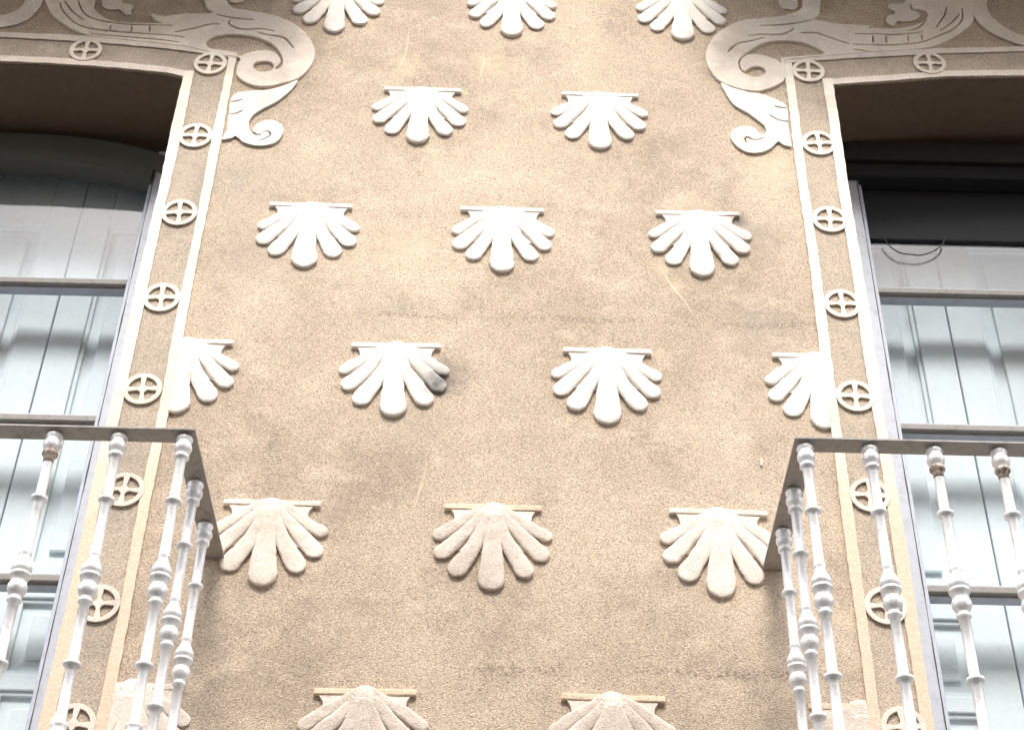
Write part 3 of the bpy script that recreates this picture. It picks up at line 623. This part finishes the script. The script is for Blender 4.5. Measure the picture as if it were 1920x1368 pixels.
scroll('scroll_relief', 'leaf scroll relief curling round the inner top corner of the right window', [
 ('volute', A_R, H_R, SD, 'ivory'),
 ('lower_leaf', B_R, [slit([(0.8816,5.6859), (0.8984,5.6779), (0.9214,5.6758)], .005), slit([(0.8606,5.6406), (0.8894,5.6178), (0.9194,5.6097)], .005), slit([(0.7759,5.5051), (0.7734,5.5243), (0.7834,5.5313), (0.7942,5.5223), (0.8129,5.5190), (0.8328,5.5308)], .005)], .0085, 'white'),
 ('curl', C_R, [], .008, 'cream'), ('outer_band', D_R, [], .007, 'cream'), ('small_leaf', E_R, [], .007, 'cream')])

for ln, wd_ in (([(-0.1913,4.2056), (-0.1941,4.1751), (-0.2042,4.1218), (-0.2109,4.0867), (-0.2178,4.0571)], .006), ([(0.4766,4.9503), (0.5017,4.8924), (0.5268,4.8460), (0.5445,4.8168), (0.5671,4.7628)], .007), ([(-0.0912,5.9267), (-0.0842,5.8771), (-0.0936,5.8303), (-0.0845,5.7684)], .007), ([(-0.3501,6.0302), (-0.3505,5.9455), (-0.3652,5.8618), (-0.3752,5.8205)], .006)):
    relief('plaster_scratch', [rough(slit(ln, wd_), .0008)], .0008, 'scratch', FAC, .0003)
hk = box('wall_hook', .723, .729, -.008, .002, 4.220, 4.243, 'cream', None, .002); tag(hk, 'tiny white hook on the beige wall above the end of the right balcony rail', 'wall hook')
# ------------------------------------------------------------------ balconies
ZR = 3.885
PROF = [(0, .010), (-.005, .019), (-.011, .0205), (-.016, .0175), (-.020, .0165), (-.026, .0195), (-.035, .0215), (-.044, .0195), (-.050, .014), (-.053, .0135), (-.056, .0175), (-.063, .0180), (-.067, .014), (-.070, .0118),
 (-.176, .0115), (-.179, .0135), (-.182, .0190), (-.189, .0190), (-.193, .0135), (-.196, .0115), (-.328, .0115), (-.331, .0142), (-.336, .0142), (-.340, .0122), (-.348, .0132), (-.358, .0175), (-.368, .0222), (-.376, .0232), (-.381, .0205),
 (-.384, .0175), (-.387, .0235), (-.393, .0238), (-.396, .0195), (-.404, .0195), (-.407, .0160), (-.412, .0195), (-.419, .0220), (-.427, .0222), (-.435, .0190), (-.441, .0140), (-.445, .0125), (-.450, .0160), (-.456, .0165), (-.460, .0118),
 (-.598, .0115), (-.601, .0140), (-.604, .0195), (-.611, .0195), (-.615, .0140), (-.618, .0115), (-.742, .0115), (-.746, .0180), (-.752, .0180), (-.757, .014), (-.765, .0205), (-.775, .0215), (-.785, .018), (-.80, .018)]
def lathe(bm, prof, n=20):
    rings = [[bm.verts.new((r*math.cos(2*math.pi*k/n), r*math.sin(2*math.pi*k/n), z)) for k in range(n)] for z, r in prof]
    for a, b in zip(rings, rings[1:]):
        for k in range(n): bm.faces.new((a[k], a[(k+1) % n], b[(k+1) % n], b[k]))
    bm.faces.new(rings[0]); bm.faces.new(rings[-1][::-1])
bm = bmesh.new(); lathe(bm, PROF); b0 = from_bm('baluster', bm, 'baluster', None, False)
BM = b0.data; bpy.data.objects.remove(b0)
for p in BM.polygons: p.use_smooth = True
bm = bmesh.new(); lathe(bm, [(-.052, .0140), (-.0565, .0182), (-.0632, .0187), (-.068, .0148), (-.072, .0126), (-.086, .0120)]); r0_ = from_bm('rust_collar', bm, 'rusty'); RM = r0_.data; bpy.data.objects.remove(r0_)
for p in RM.polygons: p.use_smooth = True
def rail_mesh(pts, name, z0, z1, hw, parent, mat, y_in=.0):
    """flat bar bent round the corners; pts = centre line in plan"""
    x0, y0, x1 = pts
    bm = bmesh.new()
    o_l = [(x0-hw, .02), (x0-hw, y0-hw), (x1+hw, y0-hw), (x1+hw, .02)]; i_l = [(x0+hw, .02), (x0+hw, y0+hw), (x1-hw, y0+hw), (x1-hw, .02)]
    V = lambda p, z: bm.verts.new((p[0], p[1], z))
    ot = [V(p, z1) for p in o_l]; it = [V(p, z1) for p in i_l]; ob = [V(p, z0) for p in o_l]; ib = [V(p, z0) for p in i_l]
    for k in range(3):
        bm.faces.new((ot[k], ot[k+1], it[k+1], it[k])); bm.faces.new((ob[k+1], ob[k], ib[k], ib[k+1]))
        bm.faces.new((ot[k+1], ot[k], ob[k], ob[k+1])); bm.faces.new((it[k], it[k+1], ib[k+1], ib[k]))
    for k in (0, 3): bm.faces.new((ot[k], it[k], ib[k], ob[k]))
    bmesh.ops.recalc_face_normals(bm, faces=bm.faces)
    bmesh.ops.bevel(bm, geom=[e for e in bm.edges], offset=.0012, segments=2, affect='EDGES')
    return from_bm(name, bm, mat, parent)
def balcony(side, zr, label, group=None, rusty=()):
    """side -1 left, +1 right; x measured from the inner corner outwards"""
    xi = -.730 if side < 0 else .730; yf = -.531 if side < 0 else -.548; pitch = .1535 if side < 0 else .1515
    nb = 15; xo = xi+side*pitch*nb
    e = empty('balcony', ((xi+xo)/2, 0, zr-.94), label, 'balcony', group)
    off = Vector(e.location)
    def put(o): o.location = Vector(o.location)-off; return o
    a, b = sorted((xi, xo))
    put(rail_mesh((a, yf, b), 'top_rail', zr, zr+.007, .0265, e, 'rail'))
    put(rail_mesh((a, yf, b), 'bottom_rail', zr-.812, zr-.80, .017, e, 'rail'))
    pos = [(xi+side*pitch*k, yf) for k in range(nb+1)]
    ys = (-.345, -.163) if side < 0 else (-.366, -.190)
    pos += [(xi, ys[0]), (xi, ys[1]), (xo, ys[0]), (xo, ys[1])]
    for k, (x, y) in enumerate(pos):
        o = link('baluster', BM, None, e, (x-off.x, y-off.y, zr-off.z))
        o.rotation_euler = (random.uniform(-.004, .004), random.uniform(-.004, .004), random.uniform(0, 6))
        if k in rusty:
            o['label'] = 'baluster with brown rust around its upper collar'
            link('rust_collar', RM, None, o)
    bm = bmesh.new(); add_box(bm, a-.06, b+.06, yf-.06, -.012, zr-1.03, zr-.94, .012); add_box(bm, a-.02, b+.02, yf-.02, -.012, zr-1.10, zr-1.031, .01)
    put(from_bm('slab', bm, 'slab', e))
    return e
balcony(-1, 3.884, 'balcony with a grey flat rail and white turned balusters below the left window', 'balconies', (2, 3))
balcony(1, 3.888, 'balcony with a grey flat rail and white turned balusters below the right window', 'balconies', (2, 3))
UPZ = 6.50
balcony(-1, UPZ+1.10, 'upper balcony above the left window, out of frame', 'balconies')
balcony(1, UPZ+1.10, 'upper balcony above the right window, out of frame', 'balconies')
